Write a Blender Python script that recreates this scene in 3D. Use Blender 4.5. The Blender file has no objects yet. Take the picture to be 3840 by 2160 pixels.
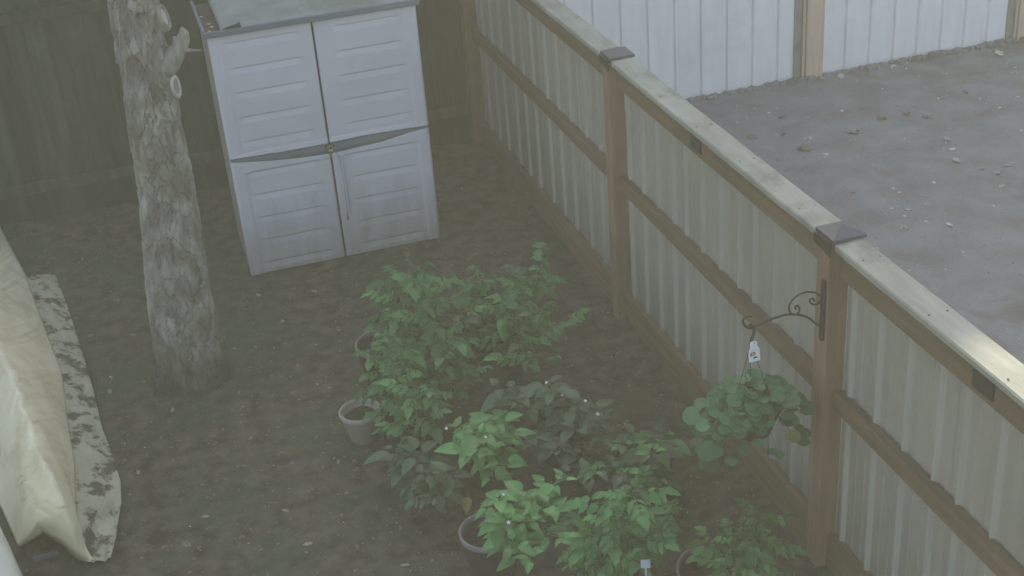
import bpy, math, random
import numpy as np
from mathutils import Vector, Matrix
random.seed(7); rng=np.random.default_rng(7)
S=bpy.context.scene; COL=S.collection
# ---------------------------------------------------------------- camera
CAM=(0.0,0.0,4.5)
Rw=((0.951182,-0.204901,0.230799),(-0.299894,-0.436963,0.848013),(-0.072908,-0.875831,-0.47708))
cd=bpy.data.cameras.new('camera'); cam=bpy.data.objects.new('camera',cd); COL.objects.link(cam)
M=Matrix([[Rw[i][0],-Rw[i][1],-Rw[i][2],CAM[i]] for i in range(3)]+[[0,0,0,1]])
cam.matrix_world=M
cd.sensor_width=36; cd.lens=36*5104/3840; cd.clip_end=300; cd.clip_start=.05
S.camera=cam
# ---------------------------------------------------------------- world, sun, exposure
W=bpy.data.worlds.new('World'); S.world=W; W.use_nodes=True
nt=W.node_tree; bg=nt.nodes['Background']; sky=nt.nodes.new('ShaderNodeTexSky')
sky.sky_type='NISHITA'; sky.sun_disc=False; sky.sun_elevation=math.radians(30); sky.sun_rotation=math.radians(12)
sky.air_density=1.0; sky.dust_density=2.7; sky.ozone_density=1.0
nt.links.new(sky.outputs[0],bg.inputs[0]); bg.inputs[1].default_value=0.15
sd=bpy.data.lights.new('sun','SUN'); sun=bpy.data.objects.new('sun',sd); COL.objects.link(sun)
sd.energy=4.6; sd.angle=math.radians(0.5); sd.color=(1,.90,.74)
def sun_dir(az,el):   # az clockwise from +Y as in the sky texture
    a=math.radians(az); e=math.radians(el)
    return Vector((math.sin(a)*math.cos(e),math.cos(a)*math.cos(e),math.sin(e)))
sun.rotation_euler=sun_dir(12,30).to_track_quat('Z','Y').to_euler()
S.view_settings.view_transform='Standard'; S.view_settings.look='None'; S.view_settings.gamma=1; S.view_settings.use_curve_mapping=False
S.view_settings.exposure=1.25
S.render.engine='CYCLES'
# ---------------------------------------------------------------- helpers
def tag(o,label=None,cat=None,group=None,kind=None):
    if label: o['label']=label
    if cat: o['category']=cat
    if group: o['group']=group
    if kind: o['kind']=kind
    return o
def empty(name,loc,label=None,cat=None,group=None):
    o=bpy.data.objects.new(name,None); o.location=loc; COL.objects.link(o); o.empty_display_size=.1
    return tag(o,label,cat,group)
def link(name,me,parent=None,loc=None,mat=None,smooth=False):
    """coordinates of me are world coordinates unless loc is given"""
    o=bpy.data.objects.new(name,me); COL.objects.link(o)
    if mat and not me.materials: me.materials.append(mat)
    if parent is not None:
        o.parent=parent
        pl=parent_world(parent)
        o.location=(Vector(loc) if loc is not None else Vector((0,0,0)))-pl
    elif loc is not None: o.location=loc
    if smooth: me.shade_smooth()
    return o
def parent_world(p):
    v=Vector(p.location)
    while p.parent is not None:
        p=p.parent; v=v+Vector(p.location)
    return v
class MB:
    def __init__(s): s.v=[]; s.f=[]
    def add(s,v,f):
        n=len(s.v); s.v+= [tuple(map(float,p)) for p in v]; s.f+=[tuple(i+n for i in q) for q in f]; return s
    def box(s,x0,x1,y0,y1,z0,z1,bev=0):
        if bev<=0:
            v=[(x,y,z) for z in (z0,z1) for y in (y0,y1) for x in (x0,x1)]
            return s.add(v,[(0,2,3,1),(4,5,7,6),(0,1,5,4),(2,6,7,3),(0,4,6,2),(1,3,7,5)])
        b=bev; X=(x0,x1);Y=(y0,y1);Z=(z0,z1); v=[];idx={}
        for i in (0,1):
            for j in (0,1):
                for k in (0,1):
                    sx=b if i==0 else -b; sy=b if j==0 else -b; sz=b if k==0 else -b
                    for a,p in enumerate(((X[i],Y[j]+sy,Z[k]+sz),(X[i]+sx,Y[j],Z[k]+sz),(X[i]+sx,Y[j]+sy,Z[k]))):
                        idx[i,j,k,a]=len(v); v.append(p)
        f=[]
        for i in (0,1): f.append([idx[i,j,k,0] for j,k in ((0,0),(0,1),(1,1),(1,0))][::(1 if i==0 else -1)])
        for j in (0,1): f.append([idx[i,j,k,1] for i,k in ((0,0),(1,0),(1,1),(0,1))][::(1 if j==0 else -1)])
        for k in (0,1): f.append([idx[i,j,k,2] for i,j in ((0,0),(0,1),(1,1),(1,0))][::(1 if k==0 else -1)])
        for i in (0,1):
            for j in (0,1): f.append([idx[i,j,0,0],idx[i,j,1,0],idx[i,j,1,1],idx[i,j,0,1]][::(1 if (i+j)%2 else -1)])
        for i in (0,1):
            for k in (0,1): f.append([idx[i,0,k,0],idx[i,1,k,0],idx[i,1,k,2],idx[i,0,k,2]][::(-1 if (i+k)%2 else 1)])
        for j in (0,1):
            for k in (0,1): f.append([idx[0,j,k,1],idx[1,j,k,1],idx[1,j,k,2],idx[0,j,k,2]][::(1 if (j+k)%2 else -1)])
        for i in (0,1):
            for j in (0,1):
                for k in (0,1): f.append([idx[i,j,k,0],idx[i,j,k,1],idx[i,j,k,2]][::(-1 if (i+j+k)%2 else 1)])
        return s.add(v,f)
    def tube(s,pts,rad,n=6,cap=True):
        pts=[Vector(p) for p in pts]; m=len(pts)
        rs=rad if hasattr(rad,'__len__') else [rad]*m
        up=Vector((.13,.21,1)).normalized(); rings=[]
        t0=(pts[1]-pts[0]).normalized()
        a=t0.cross(up); a=a.normalized() if a.length>1e-4 else Vector((1,0,0))
        for i,p in enumerate(pts):
            t=(pts[min(i+1,m-1)]-pts[max(i-1,0)]).normalized()
            a=(a-t*a.dot(t)).normalized(); b=t.cross(a)
            rings.append([p+(a*math.cos(2*math.pi*k/n)+b*math.sin(2*math.pi*k/n))*rs[i] for k in range(n)])
        v=[q for r in rings for q in r]; f=[]
        for i in range(m-1):
            for k in range(n):
                f.append((i*n+k,i*n+(k+1)%n,(i+1)*n+(k+1)%n,(i+1)*n+k))
        if cap: f.append(tuple(range(n))[::-1]); f.append(tuple((m-1)*n+k for k in range(n)))
        return s.add(v,f)
    def lathe(s,prof,c=(0,0,0),n=40):
        v=[];f=[]
        for r,z in prof:
            for k in range(n):
                a=2*math.pi*k/n; v.append((c[0]+r*math.cos(a),c[1]+r*math.sin(a),c[2]+z))
        for i in range(len(prof)-1):
            for k in range(n):
                f.append((i*n+k,i*n+(k+1)%n,(i+1)*n+(k+1)%n,(i+1)*n+k))
        return s.add(v,f)
    def mesh(s,name):
        me=bpy.data.meshes.new(name); me.from_pydata(s.v,[],s.f); me.update(); return me
    def obj(s,name,mat,parent=None,smooth=False,loc=None):
        return link(name,s.mesh(name),parent,loc,mat,smooth)
def np_mesh(name,V,F):
    me=bpy.data.meshes.new(name); V=np.asarray(V,np.float32); F=np.asarray(F,np.int32); k=F.shape[1]
    me.vertices.add(len(V)); me.vertices.foreach_set('co',V.ravel())
    me.loops.add(F.size); me.loops.foreach_set('vertex_index',F.ravel())
    me.polygons.add(len(F)); me.polygons.foreach_set('loop_start',np.arange(0,F.size,k,dtype=np.int32))
    me.update(calc_edges=True); me.validate(); return me
def grid_faces(nu,nv):
    i=np.arange(nu-1)[:,None]; j=np.arange(nv-1)[None,:]; a=(i*nv+j).ravel()
    return np.stack([a,a+nv,a+nv+1,a+1],1)
def vnoise(x,y,seed=0,per=None):
    xi=np.floor(x).astype(np.int64); yi=np.floor(y).astype(np.int64); fx=x-xi; fy=y-yi
    fx=fx*fx*(3-2*fx); fy=fy*fy*(3-2*fy)
    def h(a,b):
        if per: a=a%per
        n=(a*374761393+b*668265263+seed*362437)&0x7fffffff; n=((n^(n>>13))*1274126177)&0x7fffffff
        n=(n^(n>>16)); return (n&0xffff)/65535.
    return (h(xi,yi)*(1-fx)+h(xi+1,yi)*fx)*(1-fy)+(h(xi,yi+1)*(1-fx)+h(xi+1,yi+1)*fx)*fy
def fbm(x,y,o=4,seed=0):
    r=0;a=.5
    for k in range(o): r=r+a*vnoise(x*2**k,y*2**k,seed+k); a*=.5
    return r
# ---------------------------------------------------------------- materials
def mat(name,c1,c2=None,scale=(1,1,1),nscale=5,rough=.85,bump=0,bscale=40,detail=6,lo=.35,hi=.65,rand=0,spec=.3,trans=0,metal=0,c3=None,s3=1.5,l3=.5,h3=.6,bstretch=None,world=False):
    m=bpy.data.materials.new(name); m.use_nodes=True; n=m.node_tree.nodes; L=m.node_tree.links
    b=n['Principled BSDF']; b.inputs['Roughness'].default_value=rough; b.inputs['Specular IOR Level'].default_value=spec; b.inputs['Metallic'].default_value=metal
    tc=n.new('ShaderNodeTexCoord'); oi=n.new('ShaderNodeObjectInfo')
    src=tc.outputs['Object']
    if world:
        g=n.new('ShaderNodeNewGeometry'); src=g.outputs['Position']
    if rand or not world:
        add=n.new('ShaderNodeVectorMath'); add.operation='ADD'; mul=n.new('ShaderNodeMath'); mul.operation='MULTIPLY'; mul.inputs[1].default_value=37.
        L.new(oi.outputs['Random'],mul.inputs[0]); L.new(src,add.inputs[0]); L.new(mul.outputs[0],add.inputs[1]); src=add.outputs[0]
    mp=n.new('ShaderNodeMapping'); mp.inputs['Scale'].default_value=scale; L.new(src,mp.inputs[0])
    no=n.new('ShaderNodeTexNoise'); no.inputs['Scale'].default_value=nscale; no.inputs['Detail'].default_value=detail; L.new(mp.outputs[0],no.inputs[0])
    if c2 is None: c2=c1
    rp=n.new('ShaderNodeMapRange'); rp.inputs[1].default_value=lo; rp.inputs[2].default_value=hi; L.new(no.outputs[0],rp.inputs[0])
    mx=n.new('ShaderNodeMix'); mx.data_type='RGBA'; mx.inputs[6].default_value=(*c1,1); mx.inputs[7].default_value=(*c2,1); L.new(rp.outputs[0],mx.inputs[0])
    out=mx.outputs[2]
    if c3:
        n3=n.new('ShaderNodeTexNoise'); n3.inputs['Scale'].default_value=s3; n3.inputs['Detail'].default_value=8; n3.inputs['Roughness'].default_value=.65; L.new(src,n3.inputs[0])
        r3=n.new('ShaderNodeMapRange'); r3.inputs[1].default_value=l3; r3.inputs[2].default_value=h3; L.new(n3.outputs[0],r3.inputs[0])
        m3=n.new('ShaderNodeMix'); m3.data_type='RGBA'; m3.inputs[7].default_value=(*c3,1); L.new(out,m3.inputs[6]); L.new(r3.outputs[0],m3.inputs[0]); out=m3.outputs[2]
    if rand:
        hs=n.new('ShaderNodeHueSaturation'); L.new(out,hs.inputs['Color'])
        r4=n.new('ShaderNodeMapRange'); r4.inputs[3].default_value=1-rand; r4.inputs[4].default_value=1+rand; L.new(oi.outputs['Random'],r4.inputs[0]); L.new(r4.outputs[0],hs.inputs['Value'])
        out=hs.outputs[0]
    L.new(out,b.inputs['Base Color'])
    if bump:
        bn=n.new('ShaderNodeTexNoise'); bn.inputs['Scale'].default_value=bscale; bn.inputs['Detail'].default_value=5
        m2=n.new('ShaderNodeMapping'); m2.inputs['Scale'].default_value=bstretch or scale; L.new(src,m2.inputs[0]); L.new(m2.outputs[0],bn.inputs[0])
        bp=n.new('ShaderNodeBump'); bp.inputs['Strength'].default_value=bump; bp.inputs['Distance'].default_value=.01; L.new(bn.outputs[0],bp.inputs['Height']); L.new(bp.outputs[0],b.inputs['Normal'])
    if trans:
        t=n.new('ShaderNodeBsdfTranslucent'); L.new(out,t.inputs[0]); ms=n.new('ShaderNodeMixShader'); ms.inputs[0].default_value=trans
        L.new(b.outputs[0],ms.inputs[1]); L.new(t.outputs[0],ms.inputs[2]); L.new(ms.outputs[0],n['Material Output'].inputs[0])
    return m
MT=dict(
 soil=mat('yard_soil',(.044,.040,.030),(.115,.108,.082),nscale=9,rough=.95,bump=.8,bscale=60,c3=(.058,.082,.036),s3=1.7,l3=.45,h3=.70,world=True,detail=10),
 dirt=mat('neighbour_dirt',(.18,.174,.172),(.24,.24,.25),nscale=3,rough=.95,bump=.5,bscale=50,c3=(.14,.12,.105),s3=.9,l3=.55,h3=.7,world=True,detail=10),
 post=mat('post_wood',(.225,.145,.095),(.28,.185,.125),scale=(9,9,.7),nscale=3,rough=.85,bump=.3,bscale=10,c3=(.13,.10,.07),s3=1.2,l3=.5,h3=.75,rand=.06),
 rail=mat('rail_wood',(.145,.105,.065),(.20,.145,.09),scale=(9,.7,9),nscale=3,rough=.85,bump=.3,bscale=10,c3=(.11,.10,.07),s3=1.2,l3=.5,h3=.75,rand=.06),
 cap=mat('cap_board_wood',(.29,.30,.255),(.38,.385,.33),scale=(5,.9,5),nscale=2.5,rough=.95,bump=.2,bscale=9,spec=.1,c3=(.21,.215,.18),s3=4,l3=.5,h3=.72,rand=.05),
 farpost=mat('far_post_wood',(.50,.37,.285),(.58,.44,.345),scale=(9,9,.7),nscale=3,rough=.85,bump=.2,bscale=10),
 board=mat('mossy_board',(.035,.042,.028),(.065,.072,.052),scale=(7,7,.8),nscale=2.2,rough=.95,bump=.4,bscale=12,c3=(.09,.105,.085),s3=1.6,l3=.55,h3=.75,rand=.3),
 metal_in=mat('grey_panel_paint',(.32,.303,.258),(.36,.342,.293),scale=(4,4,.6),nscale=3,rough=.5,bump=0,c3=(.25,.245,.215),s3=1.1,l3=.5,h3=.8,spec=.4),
 rib_highlight=mat('painted_rib_highlight',(.37,.36,.32),(.42,.41,.37),scale=(4,4,.6),nscale=3,rough=.5,spec=.4),
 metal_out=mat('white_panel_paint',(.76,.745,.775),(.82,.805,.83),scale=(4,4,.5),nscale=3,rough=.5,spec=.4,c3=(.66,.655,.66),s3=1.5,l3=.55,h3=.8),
 black=mat('black_metal',(.018,.018,.021),(.03,.03,.033),nscale=8,rough=.5,spec=.5,c3=(.06,.055,.045),s3=14,l3=.62,h3=.72),
 capmetal=mat('dark_cap_metal',(.05,.056,.078),(.065,.07,.095),nscale=8,rough=.55,spec=.6),
 iron=mat('wrought_iron',(.025,.024,.022),(.045,.04,.035),nscale=20,rough=.7),
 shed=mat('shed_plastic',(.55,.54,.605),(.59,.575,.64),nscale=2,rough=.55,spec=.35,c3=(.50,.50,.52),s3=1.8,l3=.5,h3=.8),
 rooflip_bandshade=mat('roof_lip_plastic_band_shade',(.165,.19,.225),(.14,.165,.195),nscale=4,rough=.6),  # roof lip plastic, also the painted shade in the door grab recess
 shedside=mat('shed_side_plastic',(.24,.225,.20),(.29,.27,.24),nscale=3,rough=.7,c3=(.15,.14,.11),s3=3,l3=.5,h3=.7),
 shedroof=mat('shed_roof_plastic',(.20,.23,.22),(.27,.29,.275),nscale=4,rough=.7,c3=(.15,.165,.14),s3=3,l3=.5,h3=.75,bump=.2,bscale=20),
 channel=mat('roof_channel_dirt',(.055,.05,.04),(.10,.09,.075),nscale=14,rough=.9,bump=.5,bscale=60),
 seam=mat('dark_gap',(.02,.02,.025),rough=.9),
 steel=mat('padlock_steel',(.6,.6,.6),rough=.3,metal=1),
 rust=mat('rusty_hasp',(.10,.075,.05),(.16,.13,.09),nscale=30,rough=.8),
 bark=mat('pine_bark',(.155,.138,.118),(.32,.295,.265),scale=(1,1,.5),nscale=14,rough=.95,bump=1.0,bscale=45,c3=(.155,.15,.105),s3=2.5,l3=.5,h3=.7,detail=10),
 cutwood=mat('cut_knot_wood',(.40,.38,.34),(.52,.50,.45),nscale=18,rough=.85,bump=.3),
 stubwood=mat('stub_wood',(.20,.185,.16),(.32,.30,.26),scale=(3,1,1),nscale=12,rough=.9,bump=.4),
 cover=mat('beige_cover',(.78,.70,.47),(.85,.78,.56),nscale=4,rough=.5,spec=.45,c3=(.56,.46,.28),s3=3,l3=.5,h3=.75,bump=.25,bscale=9),
 skirt=mat('stained_cover_hem',(.36,.35,.245),(.43,.42,.31),nscale=5,rough=.75,c3=(.095,.088,.056),s3=6.5,l3=.50,h3=.57,bump=.3,bscale=30),
 whitecover=mat('pale_cover',(.58,.585,.50),(.66,.66,.58),nscale=4,rough=.5,bump=.25,bscale=12),
 slat=mat('blue_grey_slat',(.11,.125,.145),rough=.6),
 pot=mat('pale_pot_plastic',(.29,.262,.235),(.33,.30,.27),nscale=5,rough=.55),
 darkpot=mat('black_pot_plastic',(.035,.035,.04),(.05,.05,.055),nscale=5,rough=.6),
 rim=mat('grey_pot_rim',(.17,.17,.16),(.24,.235,.22),nscale=9,rough=.6),
 potsoil=mat('potting_soil',(.035,.03,.022),(.06,.05,.035),nscale=30,rough=1,bump=1,bscale=90,c3=(.05,.07,.03),s3=9,l3=.5,h3=.65),
 stem=mat('green_stem',(.085,.13,.06),(.12,.16,.075),nscale=20,rough=.6),
 tom=mat('tomato_leaf',(.065,.18,.06),(.11,.27,.09),nscale=9,rough=.55,trans=.3,rand=.38,spec=.4,bump=.25,bscale=70),
 pep=mat('pepper_leaf',(.085,.25,.07),(.14,.36,.11),nscale=9,rough=.42,trans=.3,rand=.32,spec=.5,bump=.15,bscale=50),
 dark=mat('dark_leaf',(.045,.10,.05),(.07,.14,.068),nscale=9,rough=.5,trans=.2,rand=.3,spec=.5,bump=.15,bscale=50),
 round=mat('round_leaf',(.055,.15,.07),(.09,.21,.10),nscale=9,rough=.55,trans=.25,rand=.38,spec=.4,bump=.2,bscale=60),
 yellow=mat('yellowing_leaf',(.14,.17,.04),(.20,.20,.06),nscale=9,rough=.55,trans=.3,rand=.1),
 flower=mat('white_petal',(.75,.75,.70),rough=.6,trans=.2),
 tagp=mat('white_tag',(.82,.84,.86),rough=.4,spec=.5),
 tagprint=mat('tag_print',(.13,.04,.05),rough=.5),
 tagpink=mat('tag_print_pink',(.62,.45,.42),rough=.5),
 taggrey=mat('tag_print_grey',(.35,.37,.40),rough=.5),
 bluetag=mat('pale_blue_tag',(.40,.46,.52),rough=.5),
 dry=mat('dry_leaf',(.34,.30,.24),(.52,.49,.43),nscale=20,rough=.8,rand=.3),
 browndry=mat('brown_dry_leaf',(.13,.10,.07),(.22,.18,.13),nscale=20,rough=.85,rand=.3),
 yarddry=mat('yard_dry_leaf',(.20,.17,.11),(.30,.26,.18),nscale=20,rough=.85,rand=.3),
 stone=mat('pale_stone',(.42,.40,.38),(.55,.53,.50),nscale=9,rough=.8,rand=.15),
 litter=mat('litter_flecks',(.30,.28,.22),(.16,.13,.09),nscale=60,rough=.9,world=True),
 grass=mat('moss_blades',(.055,.085,.03),(.09,.11,.05),nscale=3,rough=.8,trans=.2,world=True),
 needles=mat('pine_needles',(.035,.06,.03),(.06,.09,.04),nscale=3,rough=.8,world=True),
)
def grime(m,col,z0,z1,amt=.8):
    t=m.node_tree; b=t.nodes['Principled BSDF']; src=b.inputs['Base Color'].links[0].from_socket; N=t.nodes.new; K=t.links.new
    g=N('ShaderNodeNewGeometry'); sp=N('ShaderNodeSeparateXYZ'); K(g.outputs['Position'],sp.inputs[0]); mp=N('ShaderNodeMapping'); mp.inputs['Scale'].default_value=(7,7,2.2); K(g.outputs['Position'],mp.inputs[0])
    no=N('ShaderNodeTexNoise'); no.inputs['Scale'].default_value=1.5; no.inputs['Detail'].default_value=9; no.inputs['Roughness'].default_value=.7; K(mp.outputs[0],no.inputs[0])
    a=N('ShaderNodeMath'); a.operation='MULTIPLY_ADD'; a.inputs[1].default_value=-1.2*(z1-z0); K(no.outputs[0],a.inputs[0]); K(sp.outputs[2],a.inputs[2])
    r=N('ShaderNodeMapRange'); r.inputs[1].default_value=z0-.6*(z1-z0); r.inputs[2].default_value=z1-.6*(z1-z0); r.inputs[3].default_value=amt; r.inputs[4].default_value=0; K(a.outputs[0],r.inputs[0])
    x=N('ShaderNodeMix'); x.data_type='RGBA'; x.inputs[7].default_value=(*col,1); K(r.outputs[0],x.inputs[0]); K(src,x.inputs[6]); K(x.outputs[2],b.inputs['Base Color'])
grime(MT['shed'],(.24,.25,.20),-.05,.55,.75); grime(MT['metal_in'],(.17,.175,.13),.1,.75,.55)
# ---------------------------------------------------------------- ground
def axis(lo,hi,f0,f1,fine,coarse):
    a=list(np.arange(f0,f1+1e-6,fine)); x=f0
    while x>lo: x-=coarse; a.insert(0,max(x,lo))
    x=f1
    while x<hi: x+=coarse; a.append(min(x,hi))
    return np.array(sorted(set(a)))
def gheight(x,y):
    h=(fbm(x*.9,y*.9,2,5)-.45)*.04+(fbm(x*5+y*2,y*5-x*2,1,9)-.25)*.003+(fbm(x*27+y*9,y*27-x*9,2,19)-.4)*.010
    return h
def ground(name,xs,ys,m,amp=1,off=0):
    X,Y=np.meshgrid(xs,ys,indexing='ij'); Z=gheight(X,Y)*amp+off
    V=np.stack([X.ravel(),Y.ravel(),Z.ravel()],1)
    o=link(name,np_mesh(name,V,grid_faces(len(xs),len(ys))),mat=m,smooth=True); return tag(o,kind='structure')
ground('yard_ground',axis(-14,2.81,-1.9,2.81,.022,.6),axis(-10,24,4.0,10.8,.022,.6),MT['soil'])
ground('neighbour_ground',axis(2.81,22,2.81,8.9,.03,.6),axis(-10,24,3.6,11.0,.03,.6),MT['dirt'],.8)
# ---------------------------------------------------------------- right-hand metal panel fence
FX=2.68
fence=empty('metal_panel_fence',(2.74,6.0,0),'wood framed fence of grey ribbed metal panels with flat cap beside the vegetable bed','fence')
def profile(w,pitch,depth,first,minor=True):
    pts=[(0,0)]; c=first
    while c<w-.03:
        if minor and c-pitch/3-.01>pts[-1][0]+.01:
            pass
        q_,w_=(.013,.024) if depth>0 else (.006,.017); pts+=[(c-w_,0),(c-q_,depth),(c+q_,depth),(c+w_,0)]
        if minor:
            for q in (1,2):
                m=c+pitch*q/3
                if m<w-.02: pts+=[(m-.008,0),(m-.003,depth*.22),(m+.003,depth*.22),(m+.008,0)]
        c+=pitch
    pts.append((w,0)); return pts
def sheet_mesh(name,w,z0,z1,pitch,depth,first,along,thick=.0025):
    P=profile(w,pitch,depth,first,along=='y'); n=len(P); v=[];f=[]
    zs=np.linspace(z0,z1,5)
    for s in (0,1):
        for z in zs:
            for a,d in P:
                dd=d+s*thick
                v.append((dd,a,z) if along=='y' else (a,dd,z))
    m=len(zs)
    for s in (0,1):
        for j in range(m-1):
            for i in range(n-1):
                q=[s*m*n+j*n+i,s*m*n+j*n+i+1,s*m*n+(j+1)*n+i+1,s*m*n+(j+1)*n+i]; f.append(q if s else q[::-1])
    for i in range(n-1):
        f.append((i,i+1,m*n+i+1,m*n+i)); k=(m-1)*n; f.append((k+i+1,k+i,m*n+k+i,m*n+k+i+1))
    b=MB(); b.add(v,f); me=b.mesh(name)
    if along=='y':   # light along the ribs is painted in as a paler colour on their faces
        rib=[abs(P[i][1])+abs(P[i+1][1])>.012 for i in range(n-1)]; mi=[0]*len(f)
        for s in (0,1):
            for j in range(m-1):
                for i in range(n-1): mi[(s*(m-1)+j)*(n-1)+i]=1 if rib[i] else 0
        me.materials.append(MT['metal_in']); me.materials.append(MT['rib_highlight']); me.polygons.foreach_set('material_index',mi)
    return me
posts=[(1.97,.10),(4.62,.105),(7.27,.10),(10.62,.16)]
for y,w in posts:
    MB().box(FX,2.782,y,y+w,-.05,1.775 if y<10 else 1.86,.004).obj('post',MT['post'],fence)
bays=[(2.07,4.62),(4.725,7.27),(7.37,10.62)]
for bi,(y0,y1) in enumerate(bays):
    MB().box(2.735,2.773,y0,y1,1.605,1.757,.003).obj('top_rail',MT['rail'],fence)
    MB().box(2.722,2.775,y0-.0,y1,.935,1.022,.003).obj('mid_rail',MT['rail'],fence)
    MB().box(2.732,2.776,y0,y1,-.04,.195,.003).obj('kickboard',MT['rail'],fence)
    # flat cap board with very slight sag and end chamfer
    cy0=y0+.03; cy1=y1-.03+(.1 if bi==2 else 0)
    b=MB(); nseg=24; v=[];f=[]
    for i in range(nseg+1):
        y=cy0+(cy1-cy0)*i/nseg; sag=-.004*math.sin(math.pi*i/nseg)+.0006*math.sin(i*1.1+bi); wob=.0012*math.sin(i*.5+bi*2)
        for x,z in ((2.690+wob,1.758),(2.688+wob,1.782),(2.693+wob,1.790),(2.824+wob,1.792),(2.830+wob,1.786),(2.829+wob,1.758)): v.append((x,y,z+sag))
    for i in range(nseg):
        for k in range(6): a=i*6+k; c=i*6+(k+1)%6; f.append((a,a+6,c+6,c))
    f.append(tuple(range(6))); f.append(tuple(nseg*6+k for k in range(6))[::-1])
    b.add(v,f); b.obj('cap_board',MT['cap'],fence)
    # metal sheets
    L=y1-y0; n=3 if bi<2 else 4; w=L/n
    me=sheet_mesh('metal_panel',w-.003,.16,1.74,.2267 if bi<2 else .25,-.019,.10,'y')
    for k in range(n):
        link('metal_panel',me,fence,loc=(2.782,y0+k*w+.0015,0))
    # screws at each channel on rails
    b=MB()
    for k in range(n):
        for j in range(4):
            y=y0+k*w+.10+.2267*j+.055
            if y<y1-.05:
                for z in (1.66,1.005,.17):
                    b.lathe([(0,.004),(.005,.003),(.006,0)],(2.777,y,z+.02),6)
    # nail heads on the cap board
    b=MB()
    for y in (y0+.25,y0+.85,y0+1.35,y1-.7,y1-.2):
        for x in (2.72,2.80): b.lathe([(0,.0012),(.0042,.0012),(.0045,0)],(x+.004*math.sin(y*9),y,1.7895),8)
    b.obj('nail_heads',MT['iron'],fence)
for y,w in posts[:3]:
    c=y+w/2; b=MB()
    x0,x1,ya,yb=2.682,2.842,c-.078,c+.078; zb,zr,zt=1.792,1.808,1.842
    v=[(x0,ya,zb),(x1,ya,zb),(x1,yb,zb),(x0,yb,zb),(x0,ya,zr),(x1,ya,zr),(x1,yb,zr),(x0,yb,zr),((x0+x1)/2,c,zt)]
    b.add(v,[(0,3,2,1),(0,1,5,4),(1,2,6,5),(2,3,7,6),(3,0,4,7),(4,5,8),(5,6,8),(6,7,8),(7,4,8)])
    b.obj('post_cap',MT['capmetal'],fence)
    b=MB(); b.add([(2.672,c-.07,1.725),(2.672,c+.075,1.745),(2.672,c+.075,1.79),(2.672,c-.07,1.79),(2.679,c-.07,1.725),(2.679,c+.075,1.745),(2.679,c+.075,1.79),(2.679,c-.07,1.79)],
       [(0,3,2,1),(4,5,6,7),(0,1,5,4),(1,2,6,5),(2,3,7,6),(3,0,4,7)])
    b.obj('cap_bracket',MT['black'],fence)
for y in (3.57,6.12):
    b=MB(); b.box(2.728,2.734,y-.065,y+.065,1.635,1.75,.001)
    for dy in (-.03,.03):
        b.lathe([(0,.004),(.005,.002),(.006,0)],(2.727,y+dy,1.72),6)
    o=b.obj('splice_bracket',MT['black'],fence)
    b=MB()
    for dy,dz in ((-.035,1.73),(.025,1.735)):
        b.tube([(2.7285,y+dy,dz),(2.7255,y+dy,dz)],.004,6)
    b.obj('bolt_head',MT['steel'],fence)
# ---------------------------------------------------------------- far white fence of the neighbour
YB=10.72
far=empty('white_metal_fence',(6,YB,0),'tall white ribbed metal fence with tan wooden posts behind the bare dirt yard','fence')
fposts=[(5.862,.175),(8.115,.16),(3.35,.15)]
for x,w in fposts: MB().box(x,x+w,YB-.055,YB+.05,-.05,2.02,.004).obj('post',MT['farpost'],far)
for x,w in fposts[:2]:
    MB().box(x-.105,x-.032,YB-.012,YB-.004,.0,1.98,.001).obj('panel_trim',MT['shedside'],far)
    MB().box(x-.03,x-.003,YB-.035,YB-.025,.0,1.98,.002).obj('post_trim',MT['farpost'],far)
def farbay(x0,x1,first):
    L=x1-x0; n=max(1,round(L/1.0)); 
    c=first; w=L/n
    for k in range(n):
        s=x0+k*w
        # keep the rib spacing continuous across sheets
        fo=(first-(s-x0))%.2525 or .2525
        if fo<.03: fo+=.2525
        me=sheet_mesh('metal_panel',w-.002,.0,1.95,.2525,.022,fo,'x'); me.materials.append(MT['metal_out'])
        link('metal_panel',me,far,loc=(s,YB,0))
farbay(3.50,5.76,.066); farbay(6.04,8.115,.235); farbay(8.28,10.5,.1)
MB().box(3.35,10.5,YB-.03,YB+.03,1.955,2.0,.002).obj('top_rail',MT['farpost'],far)
# ---------------------------------------------------------------- dark board fence at the back of the yard
bf=empty('board_fence',(0,YB,0),'dark mossy wooden board fence behind the tree and the storage shed','fence')
x=-5.0; i=0
bme=[]
for k in range(4):
    b=MB(); h=1.83
    b.box(-.0755,.0755,-.011,.011,-.03,h,.003); me=b.mesh('board'); me.materials.append(MT['board']); bme.append(me)
while x<2.62:
    o=link('board',bme[i%4],bf,loc=(x+.07,YB+.03+(.0122 if i%2 else -.0122),random.uniform(-.012,.012)))
    o.rotation_euler=(0,random.uniform(-.004,.004),random.uniform(-.004,.004)); x+=.142; i+=1
for z0,z1 in ((1.62,1.71),(.25,.34)):
    MB().box(-5,2.66,YB-.034,YB+.004,z0,z1,.003).obj('rail',MT['board'],bf)
MB().box(-5,2.66,YB-.03,YB+.05,1.86,1.885,.003).obj('top_board',MT['board'],bf)
for x in (-4.2,-1.9,.5):
    MB().box(x,x+.09,YB+.05,YB+.14,-.05,1.8,.003).obj('post',MT['board'],bf)
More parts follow.
